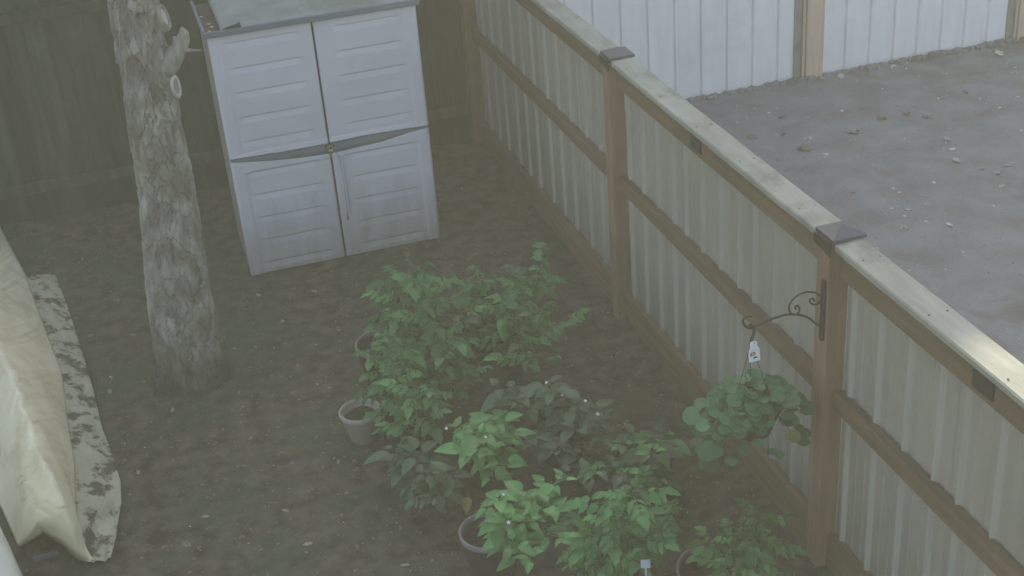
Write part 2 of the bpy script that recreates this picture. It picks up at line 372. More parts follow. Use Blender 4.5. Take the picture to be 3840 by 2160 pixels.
# ---------------------------------------------------------------- unseen house added beyond the back fence, shaped to shade both yards
hs=empty('added_shade_house',(2,18,0),'unseen two storey grey house added beyond the back fences to shade both yards','house')
sd_=mat('house_siding',(.34,.35,.36),(.40,.41,.41),nscale=3,rough=.7); rf_=mat('roof_shingle',(.07,.065,.06),(.12,.11,.10),nscale=20,rough=.9)
wm=MB().box(-11,17,14.2,21.8,-.1,6.0)
wm.add([(-11,14.2,6.0),(-11,21.8,6.0),(-11,18,9.7),(17,14.2,6.0),(17,21.8,6.0),(17,18,9.7)],[(0,2,1),(3,4,5)]); wm.obj('wall',sd_,hs)
rm=MB(); RT=1.79+(18-3.66)*.5902
for sgn in (-1,1):
    y0=18+sgn*4.4; v=[(-11.5,18,RT),(17.5,18,RT),(17.5,y0,5.95),(-11.5,y0,5.95)]; v+=[(a,b_,c-.15) for a,b_,c in v]
    rm.add(v,[(0,1,2,3)[::-sgn],(4,5,6,7)[::sgn],(0,4,5,1),(1,5,6,2),(2,6,7,3),(3,7,4,0)])
rm.obj('roof',rf_,hs)
wf=mat('window_frame_paint',(.7,.7,.7)); wg=mat('window_glass',(.03,.035,.04),rough=.08,spec=.8)
for wx in (-8,-4,0,4,8,12):
    for wz in (1.1,4.0):
        f_=MB(); f_.box(wx-.6,wx+.6,14.14,14.198,wz,wz+.07); f_.box(wx-.6,wx+.6,14.14,14.198,wz+1.33,wz+1.4); f_.box(wx-.6,wx-.53,14.14,14.198,wz+.071,wz+1.329); f_.box(wx+.53,wx+.6,14.14,14.198,wz+.071,wz+1.329)
        fo_=f_.obj('window',wf,hs); MB().box(wx-.529,wx+.529,14.17,14.197,wz+.071,wz+1.329).obj('pane',wg,fo_)
# ---------------------------------------------------------------- storage shed
SX0,SX1,SY0,SY1=.497,1.925,8.96,9.72
shed=empty('storage_shed',((SX0+SX1)/2,(SY0+SY1)/2,0),'tall pale lavender grey resin storage shed with two padlocked doors','shed')
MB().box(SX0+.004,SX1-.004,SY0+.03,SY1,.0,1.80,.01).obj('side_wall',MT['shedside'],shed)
def door(x0,x1,left):
    # heightfield front: grooves, raised stile and scooped grab lip
    nx,nz=110,420
    xs=np.linspace(x0,x1,nx); zs=np.linspace(.012,1.80,nz); X,Z=np.meshgrid(xs,zs,indexing='ij'); D=np.zeros_like(X)
    ga,gb=(.605,1.115) if left else (1.325,1.815)
    gz=[1.735,1.557,1.383,1.204,1.028,.800,.622,.444,.268,.088]
    for k,z in enumerate(gz):
        e=np.clip((X-ga)/.05,0,1)*np.clip((gb-X)/.05,0,1); t=(z+.008-Z)
        dep=.010 if k<9 else .017
        g=np.where((t>0)&(t<.05),dep*(1-t/.05),0)*np.clip(t/.006,0,1)
        D-= g*e*1.0
    # outer stile edge step
    st=(.578 if left else 1.845); s=np.clip(((X-st) if left else (st-X))/.02,0,1)
    D-= .008*s*((Z>.95)|(Z<.80))
    # grab lip : height of scoop varies over the width
    u=(X-SX0)/(SX1-SX0)
    top=.918+.004*np.cos(u*9)
    thick=np.interp(u,[0,.06,.22,.42,.5,.58,.75,.9,1],[.020,.034,.058,.078,.082,.080,.070,.034,.020])
    t=(top-Z)/thick
    D-=np.where((t>0)&(t<1),.022,0)
    D+= .006*np.exp(-((Z-top-.006)/.008)**2)
    # rounded outer edges
    eo=(X-x0) if left else (x1-X); D-=.02*np.clip(1-eo/.02,0,1)**2
    ei=(x1-X) if left else (X-x0); D-=.012*np.clip(1-ei/.008,0,1)**2
    # slow warping of the plastic
    D+=.004*np.sin(X*7+1)*np.sin(Z*3)
    V=np.stack([X.ravel(),(SY0-D).ravel(),Z.ravel()],1); F=grid_faces(nx,nz)
    # back face
    n=len(V); B=V.copy(); B[:,1]=SY0+.032; 
    idx=np.arange(n).reshape(nx,nz); loop=np.concatenate([idx[:,0],idx[-1,1:],idx[-2::-1,-1],idx[0,-2:0:-1]])
    nl=np.roll(loop,-1); V=np.concatenate([V,B]); F=np.concatenate([F,np.stack([nl,loop,loop+n,nl+n],1)])
    return np_mesh('door',V,F)
xm=1.1985
for k in (0,1):
    d=link('door',door(SX0,xm-.004,True) if k==0 else door(xm+.004,SX1,False),shed,mat=MT['shed'],smooth=True)
    if k==1:
        MB().box(1.262,1.276,SY0-.012,SY0+.01,.36,.82,.005).obj('handle',MT['shed'],shed)
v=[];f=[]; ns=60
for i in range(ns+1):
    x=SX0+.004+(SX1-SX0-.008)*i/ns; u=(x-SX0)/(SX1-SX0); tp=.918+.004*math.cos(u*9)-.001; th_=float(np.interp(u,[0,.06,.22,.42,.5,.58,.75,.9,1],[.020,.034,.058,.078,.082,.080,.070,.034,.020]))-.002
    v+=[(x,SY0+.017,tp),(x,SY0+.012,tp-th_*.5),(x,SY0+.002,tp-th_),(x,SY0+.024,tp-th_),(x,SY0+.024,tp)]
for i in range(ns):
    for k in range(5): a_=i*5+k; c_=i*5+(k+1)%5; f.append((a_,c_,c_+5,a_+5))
MB().add(v,f).obj('lip_shade_strip',MT['rooflip_bandshade'],shed,True)  # dark strip paints the shade under the grab lip into the recess
MB().box(xm-.006,xm+.006,SY0+.012,SY0+.03,.01,1.79).obj('door_gap',MT['seam'],shed)
# hasp and stain below the padlock
b=MB(); b.box(xm-.035,xm-.006,SY0-.012,SY0+.004,.885,.905,.002); b.box(xm+.006,xm+.03,SY0-.012,SY0+.004,.885,.905,.002); b.obj('hasp',MT['rust'],shed)
# roof: lip, tray, channel on the left edge, raised middle sheet
rx0,rx1,ry0,ry1=SX0-.025,SX1+.02,SY0-.03,SY1+.03
b=MB(); b.box(rx0,rx1,ry0,ry0+.022,1.802,1.842,.004); b.box(rx0,rx0+.018,ry0+.023,ry1,1.802,1.85,.004); b.box(rx1-.018,rx1,ry0+.023,ry1,1.802,1.85,.004); b.obj('roof_lip',MT['rooflip_bandshade'],shed)
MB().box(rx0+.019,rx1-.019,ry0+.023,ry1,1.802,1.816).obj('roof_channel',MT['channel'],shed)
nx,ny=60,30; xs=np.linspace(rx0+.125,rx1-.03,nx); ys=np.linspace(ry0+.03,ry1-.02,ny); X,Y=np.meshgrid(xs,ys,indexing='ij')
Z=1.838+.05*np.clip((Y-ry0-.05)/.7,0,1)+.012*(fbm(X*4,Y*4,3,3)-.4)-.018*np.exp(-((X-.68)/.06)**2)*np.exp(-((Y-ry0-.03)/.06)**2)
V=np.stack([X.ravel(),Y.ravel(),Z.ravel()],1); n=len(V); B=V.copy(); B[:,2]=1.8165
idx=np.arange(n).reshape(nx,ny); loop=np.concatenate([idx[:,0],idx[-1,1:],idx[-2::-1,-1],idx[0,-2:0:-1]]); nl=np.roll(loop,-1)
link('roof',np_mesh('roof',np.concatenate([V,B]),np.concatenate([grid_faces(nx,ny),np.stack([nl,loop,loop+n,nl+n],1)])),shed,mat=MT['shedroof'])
b=MB()
for x_,y_ in ((.515,9.03),(.53,9.2),(.54,9.12),(.70,9.0),(.5,9.4)):
    b.box(x_,x_+.02,y_,y_+.014,1.817,1.823)
b.obj('debris',MT['dry'],shed)
o=MB(); o.add([(.60,SY0-.026,1.8445),(.73,SY0-.024,1.8445),(.728,SY0+.045,1.862),(.70,SY0+.02,1.858),(.63,SY0+.0,1.852)],[(0,1,2,3,4)]);o.obj('roof_notch',MT['seam'],shed)
# padlock (hangs on the hasp: its own thing) with cord
pl=empty('padlock',(xm,SY0-.02,.86),'small shiny padlock closing the two shed doors with a loose cord hanging from it','padlock')
MB().box(xm-.016,xm+.016,SY0-.034,SY0-.018,.845,.875,.003).obj('lock_body',MT['steel'],pl)
MB().tube([(xm-.011,SY0-.026,.875),(xm-.011,SY0-.026,.897),(xm-.005,SY0-.026,.905),(xm+.005,SY0-.026,.905),(xm+.011,SY0-.026,.897),(xm+.011,SY0-.026,.875)],.0035,6).obj('shackle',MT['steel'],pl)
MB().tube([(xm+.012,SY0-.03,.86),(xm+.04,SY0-.022,.835),(xm+.052,SY0-.02,.80),(xm+.058,SY0-.022,.6),(xm+.05,SY0-.022,.36)],.0018,5).obj('cord',MT['shedside'],pl)
MB().lathe([(0,0),(.006,.004),(.008,.02),(.004,.05),(0,.055)],(xm+.05,SY0-.024,.31),8).obj('cord_end',MT['rust'],pl)
# ---------------------------------------------------------------- pine tree
tree=empty('pine_tree',(-.03,7.75,0),'rough barked pine trunk with pruned branch knots beside the shed','tree')
def tcx(z): return np.interp(z,[0,.63,1.34,2.46,9],[-.045,-.02,.035,.07,.30])
def trr(z): return np.interp(z,[-.1,0,.12,.3,.65,1.35,2.46,5,9],[.30,.235,.205,.19,.178,.162,.142,.12,.05])
zs=np.concatenate([np.linspace(-.08,2.9,640),np.linspace(2.93,9,50)]); nth=300
th=np.arange(nth)/nth*2*math.pi
TH,ZZ=np.meshgrid(th,zs,indexing='ij'); U=TH/(2*math.pi)*21; Vv=ZZ/.125
U2=U+.6*vnoise(TH/(2*math.pi)*42,ZZ*18,3,42)+1.2*vnoise(TH/(2*math.pi)*14,ZZ*5,4,14)+.4*vnoise(TH/(2*math.pi)*84,ZZ*40,6,84); V2=Vv+.9*vnoise(TH/(2*math.pi)*28,ZZ*9,8,28)+.5*vnoise(TH/(2*math.pi)*84,ZZ*30,9,84)
ui=np.floor(U2).astype(int); vi=np.floor(V2).astype(int)
f1=np.full(U.shape,9.);f2=f1.copy();hid=np.zeros(U.shape)
for du in (-1,0,1):
    for dv in (-1,0,1):
        a=ui+du; b_=vi+dv; am=a%21
        n_=(am*7919+b_*104729+77)&0x7fffffff; n_=((n_^(n_>>11))*1103515245+12345)&0x7fffffff
        jx=((n_>>4)&1023)/1023*.8+.1; jy=((n_>>14)&1023)/1023*.8+.1; hh=((n_>>8)&255)/255
        d=np.hypot(U2-a-jx,(V2-b_-jy)); hid=np.where(d<f1,hh,hid); f2=np.where(d<f1,f1,np.minimum(f2,d)); f1=np.minimum(f1,d)
plate=np.clip((f2-f1)/.22,0,1)
rr=trr(ZZ)+np.clip(plate*1.8,0,1)**.7*(.009+.020*hid)-.018+.012*(fbm(TH/(2*math.pi)*60,ZZ*14,4,11)-.45)+.010*(vnoise(TH/(2*math.pi)*10,ZZ*3,15,10)-.5)
rr+= .03*np.exp(-((ZZ)/.12)**2)*np.maximum(0,np.cos(TH*5+1))+.012*np.cos(TH*2+ZZ*1.3)
Vt=np.stack([(tcx(ZZ)+rr*np.cos(TH)).ravel(),(7.75+rr*np.sin(TH)).ravel(),ZZ.ravel()],1)
nz=len(zs); i=np.arange(nth)[:,None]; j=np.arange(nz-1)[None,:]; a=(i*nz+j).ravel(); c=(((i+1)%nth)*nz+j).ravel()
tm=np_mesh('trunk',Vt,np.stack([a,c,c+1,a+1],1))
ca=tm.color_attributes.new('plate','FLOAT_COLOR','POINT'); tone=(.78+.45*hid).ravel(); ca.data.foreach_set('color',np.stack([tone,tone,tone,np.ones_like(tone)],1).astype(np.float32).ravel())
bmn=MT['bark'].node_tree; bsd=bmn.nodes['Principled BSDF']; lk=bsd.inputs['Base Color'].links[0].from_socket
at=bmn.nodes.new('ShaderNodeAttribute'); at.attribute_name='plate'; mm=bmn.nodes.new('ShaderNodeMix'); mm.data_type='RGBA'; mm.blend_type='MULTIPLY'; mm.inputs[0].default_value=1
bmn.links.new(lk,mm.inputs[6]); bmn.links.new(at.outputs['Color'],mm.inputs[7])
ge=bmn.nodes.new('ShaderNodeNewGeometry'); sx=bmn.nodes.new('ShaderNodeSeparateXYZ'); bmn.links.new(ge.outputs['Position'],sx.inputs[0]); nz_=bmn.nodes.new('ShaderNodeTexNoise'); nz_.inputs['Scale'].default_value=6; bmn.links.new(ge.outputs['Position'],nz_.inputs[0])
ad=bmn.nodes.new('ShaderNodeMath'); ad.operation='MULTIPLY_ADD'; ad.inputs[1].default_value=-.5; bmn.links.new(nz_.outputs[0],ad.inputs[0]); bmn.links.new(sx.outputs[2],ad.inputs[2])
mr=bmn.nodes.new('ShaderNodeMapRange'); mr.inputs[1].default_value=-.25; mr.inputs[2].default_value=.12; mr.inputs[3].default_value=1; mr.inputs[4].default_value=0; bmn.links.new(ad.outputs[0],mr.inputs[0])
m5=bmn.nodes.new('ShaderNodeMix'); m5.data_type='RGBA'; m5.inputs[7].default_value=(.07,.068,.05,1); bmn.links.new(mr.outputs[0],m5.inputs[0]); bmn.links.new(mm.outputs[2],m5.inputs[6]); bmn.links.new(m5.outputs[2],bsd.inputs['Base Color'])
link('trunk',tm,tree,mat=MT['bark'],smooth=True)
def knot(c,nrm,r1,r2,m_ring,m_in,ring=True):
    nrm=Vector(nrm).normalized(); up=Vector((0,0,1)); a=nrm.cross(up).normalized(); b=a.cross(nrm).normalized(); n=24
    mb=MB(); rings=[(1.35,-.03),(1.25,.012),(1.05,.026),(.85,.022),(.78,.010)]
    v=[];f=[]
    for s_,h in rings:
        for k in range(n):
            t=2*math.pi*k/n; w=1+.06*math.sin(3*t+1)
            v.append(Vector(c)+a*(r1*s_*w*math.cos(t))+b*(r2*s_*w*math.sin(t))+nrm*h)
    for q in range(len(rings)-1):
        for k in range(n): f.append((q*n+k,q*n+(k+1)%n,(q+1)*n+(k+1)%n,(q+1)*n+k))
    mb.add(v,f); o=mb.obj('branch_knot',m_ring,tree,True)
    mb=MB(); v=[Vector(c)+nrm*.014]+[Vector(c)+a*(r1*.8*math.cos(2*math.pi*k/n))+b*(r2*.8*math.sin(2*math.pi*k/n))+nrm*.012 for k in range(n)]
    mb.add(v,[(0,1+k,1+(k+1)%n) for k in range(n)]); mb.obj('heartwood',m_in,o)
knot((.205,7.66,2.35),(.75,-.6,.25),.030,.062,MT['stubwood'],MT['cutwood'])
knot((.195,7.66,1.945),(.62,-.78,.08),.026,.058,MT['cutwood'],MT['stubwood'])
b=MB(); b.tube([(.12,7.71,2.02),(.20,7.67,2.09),(.255,7.65,2.15),(.292,7.64,2.21),(.303,7.63,2.255),(.298,7.63,2.285)],[.085,.066,.048,.040,.028,.008],14)
b.tube([(.285,7.63,2.155),(.335,7.61,2.15),(.385,7.60,2.145)],[.014,.010,.002],6)
b.tube([(.235,7.65,2.12),(.245,7.64,2.20),(.25,7.64,2.235)],[.02,.016,.012],8)
b.obj('broken_stub',MT['stubwood'],tree,True)
# limbs and needle crown far above the frame, they shade the yard
b=MB(); cl=[]
for k in range(26):
    z=4.9+k*.16; a=k*2.4; L=2.9*(1-(z-4.9)/6.5); x0=float(tcx(z)); p0=Vector((x0,7.75,z)); p1=p0+Vector((math.cos(a)*L,math.sin(a)*L,.25+random.uniform(-.2,.4)))
    mid=(p0+p1)/2+Vector((0,0,.18)); b.tube([p0,mid,p1],[.045,.03,.01],6)
    for q in range(16):
        t=random.uniform(.25,1.05); cl.append(p0.lerp(p1,t)+Vector((random.gauss(0,.22),random.gauss(0,.22),random.gauss(.05,.12))))
b.obj('limbs',MT['bark'],tree)
v=[];f=[]
for p in cl:
    for q in range(20):
        d=Vector((random.gauss(0,1),random.gauss(0,1),random.gauss(.2,.7))).normalized()*random.uniform(.12,.26); s_=d.cross(Vector((random.random(),random.random(),random.random()))).normalized()*.018
        n=len(v); v+=[p-s_,p+s_,p+d]; f.append((n,n+1,n+2))
MB().add(v,f).obj('crown',MT['needles'],tree)
# ---------------------------------------------------------------- covered object at lower left
def resample(P,n):
    P=np.array(P,float); d=np.r_[0,np.cumsum(np.linalg.norm(np.diff(P,axis=0),axis=1))]; t=np.linspace(0,d[-1],n)
    return np.stack([np.interp(t,d,P[:,k]) for k in range(3)],1)
Cc=[(-1.679,13.0,.12),(-1.408,11.772,.12),(-1.264,10.799,.12),(-1.062,9.488,.12),(-.919,8.493,.12),(-.838,7.971,.12),(-.814,7.31,.12),(-.788,6.883,.12),(-.795,6.505,.12),(-.794,6.318,.1),(-.783,6.17,.1)]
Rc=[(-1.584,9.842,.62),(-1.178,7.888,.62),(-1.081,7.455,.62),(-.991,7.056,.62),(-.922,6.694,.62),(-.871,6.34,.62),(-.815,6.061,.60),(-.775,5.93,.50),(-.762,5.95,.36)]
Ec=[(-1.695,9.233,.32),(-1.239,7.407,.32),(-1.146,7.027,.32),(-1.102,6.848,.32),(-1.031,6.49,.32),(-.984,6.285,.30),(-.957,6.194,.25)]
Lc=[(-1.81,9.009,.02),(-1.307,7.174,.02),(-1.214,6.799,.02),(-1.156,6.555,.02),(-1.108,6.35,.02)]
Cc=[(x,min(y,10.1+(y-9.5)*.3) if y>9.5 else y,z) for x,y,z in Cc]
N=420
def hem(P,Q): return None
cols=[resample(P,N) for P in (Cc,Rc,Ec,Lc)]
hemN=np.array([(-.728,6.045,.02),(-.80,6.09,.03),(-.962,6.33,.08),(-1.108,6.348,.02)])
rows=[]
sub=[18,14,12]
for i in range(N):
    row=[]
    for k in range(3):
        A,B=cols[k][i],cols[k+1][i]
        for q in range(sub[k]):
            t=q/sub[k]; p=A*(1-t)+B*t
            p=p.copy(); bul=math.sin(math.pi*t); p[0]+= (.02 if k==0 else 0)*bul; p[2]+=(.015 if k==1 else -.01)*bul; row.append(p)
    row.append(cols[3][i]); rows.append(row)
last=rows[-1]; m=len(last)
hr=[]; t4=np.r_[0,18,32,44]
for q in range(m): hr.append([np.interp(q,t4,hemN[:,k]) for k in range(3)])
for s_ in (.35,.7,1.0): rows.append([np.array(l)*(1-s_)+np.array(h)*s_ for l,h in zip(last,hr)])
G=np.array(rows); nr,nc=G.shape[:2]
I,J=np.meshgrid(np.arange(nr),np.arange(nc),indexing='ij')
yy=G[:,:,1]
I=I*.357; s1=vnoise(I*.16+J*.05,J*.11,21); s2=vnoise(I*.42-J*.12,J*.08,23); s3=vnoise(I*.1,J*.3,27)
cr=lambda a,b,sd:-np.abs(vnoise(a,b,sd)-.5)
crease=(cr(I*.35+J*.13,J*.16-I*.05,51)*.020+cr(I*.8-J*.2,J*.25,53)*.012+cr(I*1.7+J*.1,J*.5,55)*.005)
wr=(s1-.5)*.016+(np.abs(s2-.5))*-.018+(s3-.5)*.012
ridge=np.where((J>16)&(J<33),1.3,.6); edge=np.clip((nc-1-J)/6,0,1)*np.clip(J/6,0,1)*np.clip((nr*.357-I)/8,0,1)
wr=wr+crease; G[:,:,2]+=wr*ridge*edge; G[:,:,0]+=wr*ridge*edge*.7
s4=vnoise(I*.05,J*.12,35); fold=np.exp(-((np.mod(I+14*s4+J*.15,11)-5)/1.1)**2)*np.where((J>17)&(J<31),1,0)*np.where(s3>.35,1,0); G[:,:,2]+=.020*fold*np.clip(1.8*s3,0,1)
cover=empty('patio_cover',(-1.0,7.0,0),'wrinkled beige cover draped over long low patio furniture with a mossy hem on the ground','furniture cover')
o=link('cover_top',np_mesh('cover_top',G.reshape(-1,3),grid_faces(nr,nc)),cover,mat=MT['cover'],smooth=True)
md=o.modifiers.new('thick','SOLIDIFY'); md.thickness=.006
Hc=[(-.869,9.612,.03),(-.788,8.982,.03),(-.719,8.386,.03),(-.659,7.784,.03),(-.631,7.344,.03),(-.586,7.04,.03),(-.553,6.706,.03),(-.560,6.50,.03),(-.579,6.371,.03),(-.610,6.16,.03),(-.640,6.029,.03)]
Ci=[(-1.062,9.488,.12),(-.919,8.493,.12),(-.838,7.971,.12),(-.814,7.31,.12),(-.788,6.883,.12),(-.795,6.505,.12),(-.794,6.318,.1),(-.786,6.182,.08),(-.735,6.045,.03)]
A=resample(Ci,160); B=resample(Hc,160); G=np.zeros((160,24,3))
for q in range(24): t=q/23; G[:,q]=A*(1-t)+B*t
I,J=np.meshgrid(np.arange(160),np.arange(24),indexing='ij')
G[:,:,2]+=((vnoise(I*.12,J*.2,31)-.3)*.03*np.clip(J/3,0,1)+.012*(vnoise(I*.4,J*.3,33)-.5))*np.clip(I/10,0,1)
# diagonal fold near the front corner
fx=(G[:,:,0]+.613)*(6.127-6.481)-(G[:,:,1]-6.481)*(-.773+.613); fl=fx/math.hypot(.354,.16)
al=((G[:,:,0]+.613)*-.16+(G[:,:,1]-6.481)*-.354)/(.16**2+.354**2)
G[:,:,2]+=.055*np.exp(-(fl/.022)**2)*np.clip(al*5+.5,0,1)*np.clip((1-al)*5+.5,0,1)
G[:,:,0]-=0
o=link('cover_hem',np_mesh('cover_hem',G.reshape(-1,3),grid_faces(160,24)),cover,mat=MT['skirt'],smooth=True)
md=o.modifiers.new('thick','SOLIDIFY'); md.thickness=.005
tag(o,'pale hem of the cover spread on the ground with dark moss stains')
# bench inside, foot slat seen below
b=MB(); b.box(-1.04,-.90,6.195,6.22,.0,.03,.004); b.obj('foot_rail',MT['slat'],cover)
w=MB(); P=[(-1.19,6.33,.30),(-1.134,6.122,.30),(-1.10,5.99,.28),(-1.06,5.82,.25),(-1.045,5.66,.2),(-1.05,5.45,.12)]
G=[]
for i,p in enumerate(resample(P,40)):
    G.append([(p[0]+.012*math.sin(i*.9)*0+dx,p[1]+dy,p[2]+dz+.01*math.sin(i*.8+dx*20)) for dx,dy,dz in ((.02,.04,-.28),(.012,.02,-.12),(0,0,0),(-.03,-.01,.05),(-.12,-.03,.10),(-.25,-.05,.14),(-.4,-.06,.15),(-.42,-.06,-.3))])
G=np.array(G); G[:,:,2]=np.maximum(G[:,:,2],.005)
cw=link('cushion_cover',np_mesh('cushion_cover',G.reshape(-1,3),grid_faces(*G.shape[:2])),mat=MT['whitecover'],smooth=True)
md=cw.modifiers.new('thick','SOLIDIFY'); md.thickness=.006
tag(cw,'pale fabric corner of a second cover below the beige one at left edge','furniture cover')
# ---------------------------------------------------------------- pots
def pot(loc,r,h,body,rimm,soil_z,label,rb=.7,thick=.008,group=None):
    p=empty('plant_pot',loc,label,'pot',group)
    x,y,_=loc
    MB().lathe([(0,.002),(r*rb-.004,.002),(r*rb,.006),(r*.97,h-.03),(r*.99,h-.028),(r-thick-.004,h-.03),(r*rb-.004-thick,.02),(0,.02)],(x,y,0),48).obj('pot_wall',body,p,True)
    MB().lathe([(r*.99,h-.03),(r+.003,h-.026),(r+.003,h-.004),(r,h),(r-thick,h),(r-thick-.002,h-.006),(r-thick-.002,h-.03)],(x,y,0),48).obj('pot_rim',rimm,p,True)
    n=28; v=[(x,y,soil_z+.01)]; f=[]
    rs=r*(rb+(1-rb)*soil_z/h)-thick-.002
    for q in range(1,6):
        for k in range(n):
            a=2*math.pi*k/n; v.append((x+rs*q/5*math.cos(a),y+rs*q/5*math.sin(a),soil_z+random.uniform(-.006,.008)))
    for k in range(n): f.append((0,1+k,1+(k+1)%n))
    for q in range(4):
        for k in range(n): f.append((1+q*n+k,1+q*n+(k+1)%n,1+(q+1)*n+(k+1)%n,1+(q+1)*n+k)[::-1])
    MB().add(v,f).obj('soil',MT['potsoil'],p)
    return p
pot((.835,6.62,0),.122,.20,MT['pot'],MT['pot'],.155,'small pale grey plastic pot holding only soil beside the tomato plants',.62,.012)
pot((1.11,7.2,0),.17,.27,MT['darkpot'],MT['rim'],.2,'large dark pot with pale rim left of the back tomato plant',.75)
pot((1.80,7.35,0),.165,.27,MT['darkpot'],MT['rim'],.2,'dark pot with pale rim under the tomato plant farthest to the right rear',.75)
pot((1.20,5.21,0),.15,.26,MT['darkpot'],MT['rim'],.2,'dark pot with grey rim holding the bright green pepper plant in front',.75)
pot((2.12,4.52,0),.20,.26,MT['darkpot'],MT['rim'],.19,'widest dark pot with thin pale rim at the bottom edge near the fence',.78,.006)
pot((1.03,6.42,0),.13,.22,MT['darkpot'],MT['darkpot'],.17,'black pot hidden under the spindly tomato plant behind the pale pot',.75)
pot((1.40,5.95,0),.15,.25,MT['darkpot'],MT['darkpot'],.2,'black pot under the broad leaved pepper plant in the middle of the bed',.75)
pot((1.84,6.0,0),.15,.25,MT['darkpot'],MT['darkpot'],.2,'black pot under the dark leaved plant in the middle of the bed',.75)
pot((2.14,5.5,0),.15,.25,MT['darkpot'],MT['darkpot'],.2,'black pot under the dim pepper plant nearest the fence',.75)
pot((1.72,4.86,0),.15,.25,MT['darkpot'],MT['darkpot'],.2,'black pot under the tall tomato plant at the bottom edge',.75)
# ---------------------------------------------------------------- leaves
def leaf_blade(L,Wd,shape,droop=.35,fold=.18,nseg=6,base=0,petiole=.0):
    """returns verts, faces of a blade along +Y; shape(t)->relative half width"""
    v=[];f=[]
    for i in range(nseg+1):
        t=i/nseg; w=shape(t)*Wd/2; y=base+L*t; z=-droop*L*t*t
        v+=[(-w,y,z+fold*w+.0),(-w*.5,y,z+fold*w*.35),(0,y,z-.0),(w*.5,y,z+fold*w*.35),(w,y,z+fold*w)]
    for i in range(nseg):
        for k in range(4): a=i*5+k; f.append((a,a+1,a+6,a+5))
    return v,f
ov=lambda t: (math.sin(math.pi*min(1,t**.75))**.8)*(1-.15*t) if 0<t<1 else 0.02
def tomshape(t): return max(.02,(math.sin(math.pi*t**.7)**.7)*(1+.22*math.sin(t*19))) if 0<t<1 else .02
def mesh_from(parts,name,m):
    b=MB()
    for v,f in parts: b.add(v,f)
    me=b.mesh(name); me.materials.append(m); me.shade_smooth(); return me
def xf(vf,M): v,f=vf; return [tuple(M@Vector(p)) for p in v],f
def petiole(L,r=.0022): 
    b=MB(); b.tube([(0,0,0),(0,L*.5,.004),(0,L,0)],[r,r*.9,r*.7],4); return b.v,b.f
def pepper_leaf(L,m,seed):
    random.seed(seed); return mesh_from([petiole(L*.35),leaf_blade(L,L*random.uniform(.58,.7),ov,random.uniform(.15,.5),random.uniform(.1,.35),7,L*.35)],'leaf',m)
def tomato_leaf(L,m,seed):
    random.seed(seed); parts=[]; n=3; pr=MB(); pr.tube([(0,0,0),(0,L*.45,.01*L),(0,L*.8,-.12*L)],[.0028,.002,.0015],4); parts.append((pr.v,pr.f))
    parts.append(xf(leaf_blade(L*.42,L*.26,tomshape,.4,.25,9),Matrix.Translation((0,L*.72,-.10*L))@Matrix.Rotation(-.25,4,'X')))
    for i in range(n):
        t=.28+.2*i
        for s in (-1,1):
            l=L*random.uniform(.27,.36)*(1-.1*abs(i-1)); M_=Matrix.Translation((0,L*t+random.uniform(-.02,.02)*L,.0-.12*L*t*t))@Matrix.Rotation(s*-random.uniform(.9,1.25),4,'Z')@Matrix.Rotation(random.uniform(-.6,.1),4,'X')@Matrix.Rotation(random.uniform(-.4,.4),4,'Y')
            parts.append(xf(leaf_blade(l,l*.55,tomshape,random.uniform(.3,.7),.3,8),M_))
    return mesh_from(parts,'leaf',m)
def round_leaf(R,m,seed):
    random.seed(seed); n=30; v=[];f=[]; ph=random.random()*6
    for q in range(5):
        rr=R*q/4
        for k in range(n):
            a=2*math.pi*k/n+.0001; sc=1+ (.07*abs(math.sin(a*4.5)) if q==4 else 0)-.35*math.exp(-((a-1.5*math.pi)/.25)**2)*(q/4)
            v.append((rr*sc*math.cos(a),R+rr*sc*math.sin(a),.22*rr*rr/R+.03*R*math.sin(a*9)*q/4-.25*(R+rr*math.sin(a))**2/(2*R)))
    for q in range(4):
        for k in range(n): f.append((q*n+k,q*n+(k+1)%n,(q+1)*n+(k+1)%n,(q+1)*n+k))
    return mesh_from([xf((v,f),Matrix.Translation((0,R*.8,0))),petiole(R*1.2,.0018)],'leaf',m)
def leaf_set(kind,m,L,n=4): 
    fn={'pep':pepper_leaf,'tom':tomato_leaf,'round':round_leaf}[kind]; return [fn(L*(.85+.1*i),m,i+5) for i in range(n)]
SETS=dict(tom=leaf_set('tom',MT['tom'],.25),tomS=leaf_set('tom',MT['tom'],.20),pep=leaf_set('pep',MT['pep'],.125),pepS=leaf_set('pep',MT['pep'],.10),
  dark=leaf_set('pep',MT['dark'],.115),round=leaf_set('round',MT['round'],.037),yel=leaf_set('pep',MT['yellow'],.08,2),yround=leaf_set('round',MT['yellow'],.038,2),
  tomD=leaf_set('tom',MT['dark'],.17,3))
def orient(p,d,up,sc=1.):
    d=d.normalized(); x=d.cross(up).normalized(); z=x.cross(d)
    return Matrix.Translation(p)@Matrix(((x.x,d.x,z.x,0),(x.y,d.y,z.y,0),(x.z,d.z,z.z,0),(0,0,0,1)))@Matrix.Scale(sc,4)
FL=[]
def flower_mesh():
    b=MB()
    for k in range(5):
        a=2*math.pi*k/5; M_=Matrix.Rotation(a,4,'Z'); v,f=leaf_blade(.011,.009,ov,.2,.1,3); v,f=xf((v,f),M_); b.add(v,f)
    me=b.mesh('flower'); me.materials.append(MT['flower']); return me
FME=flower_mesh()
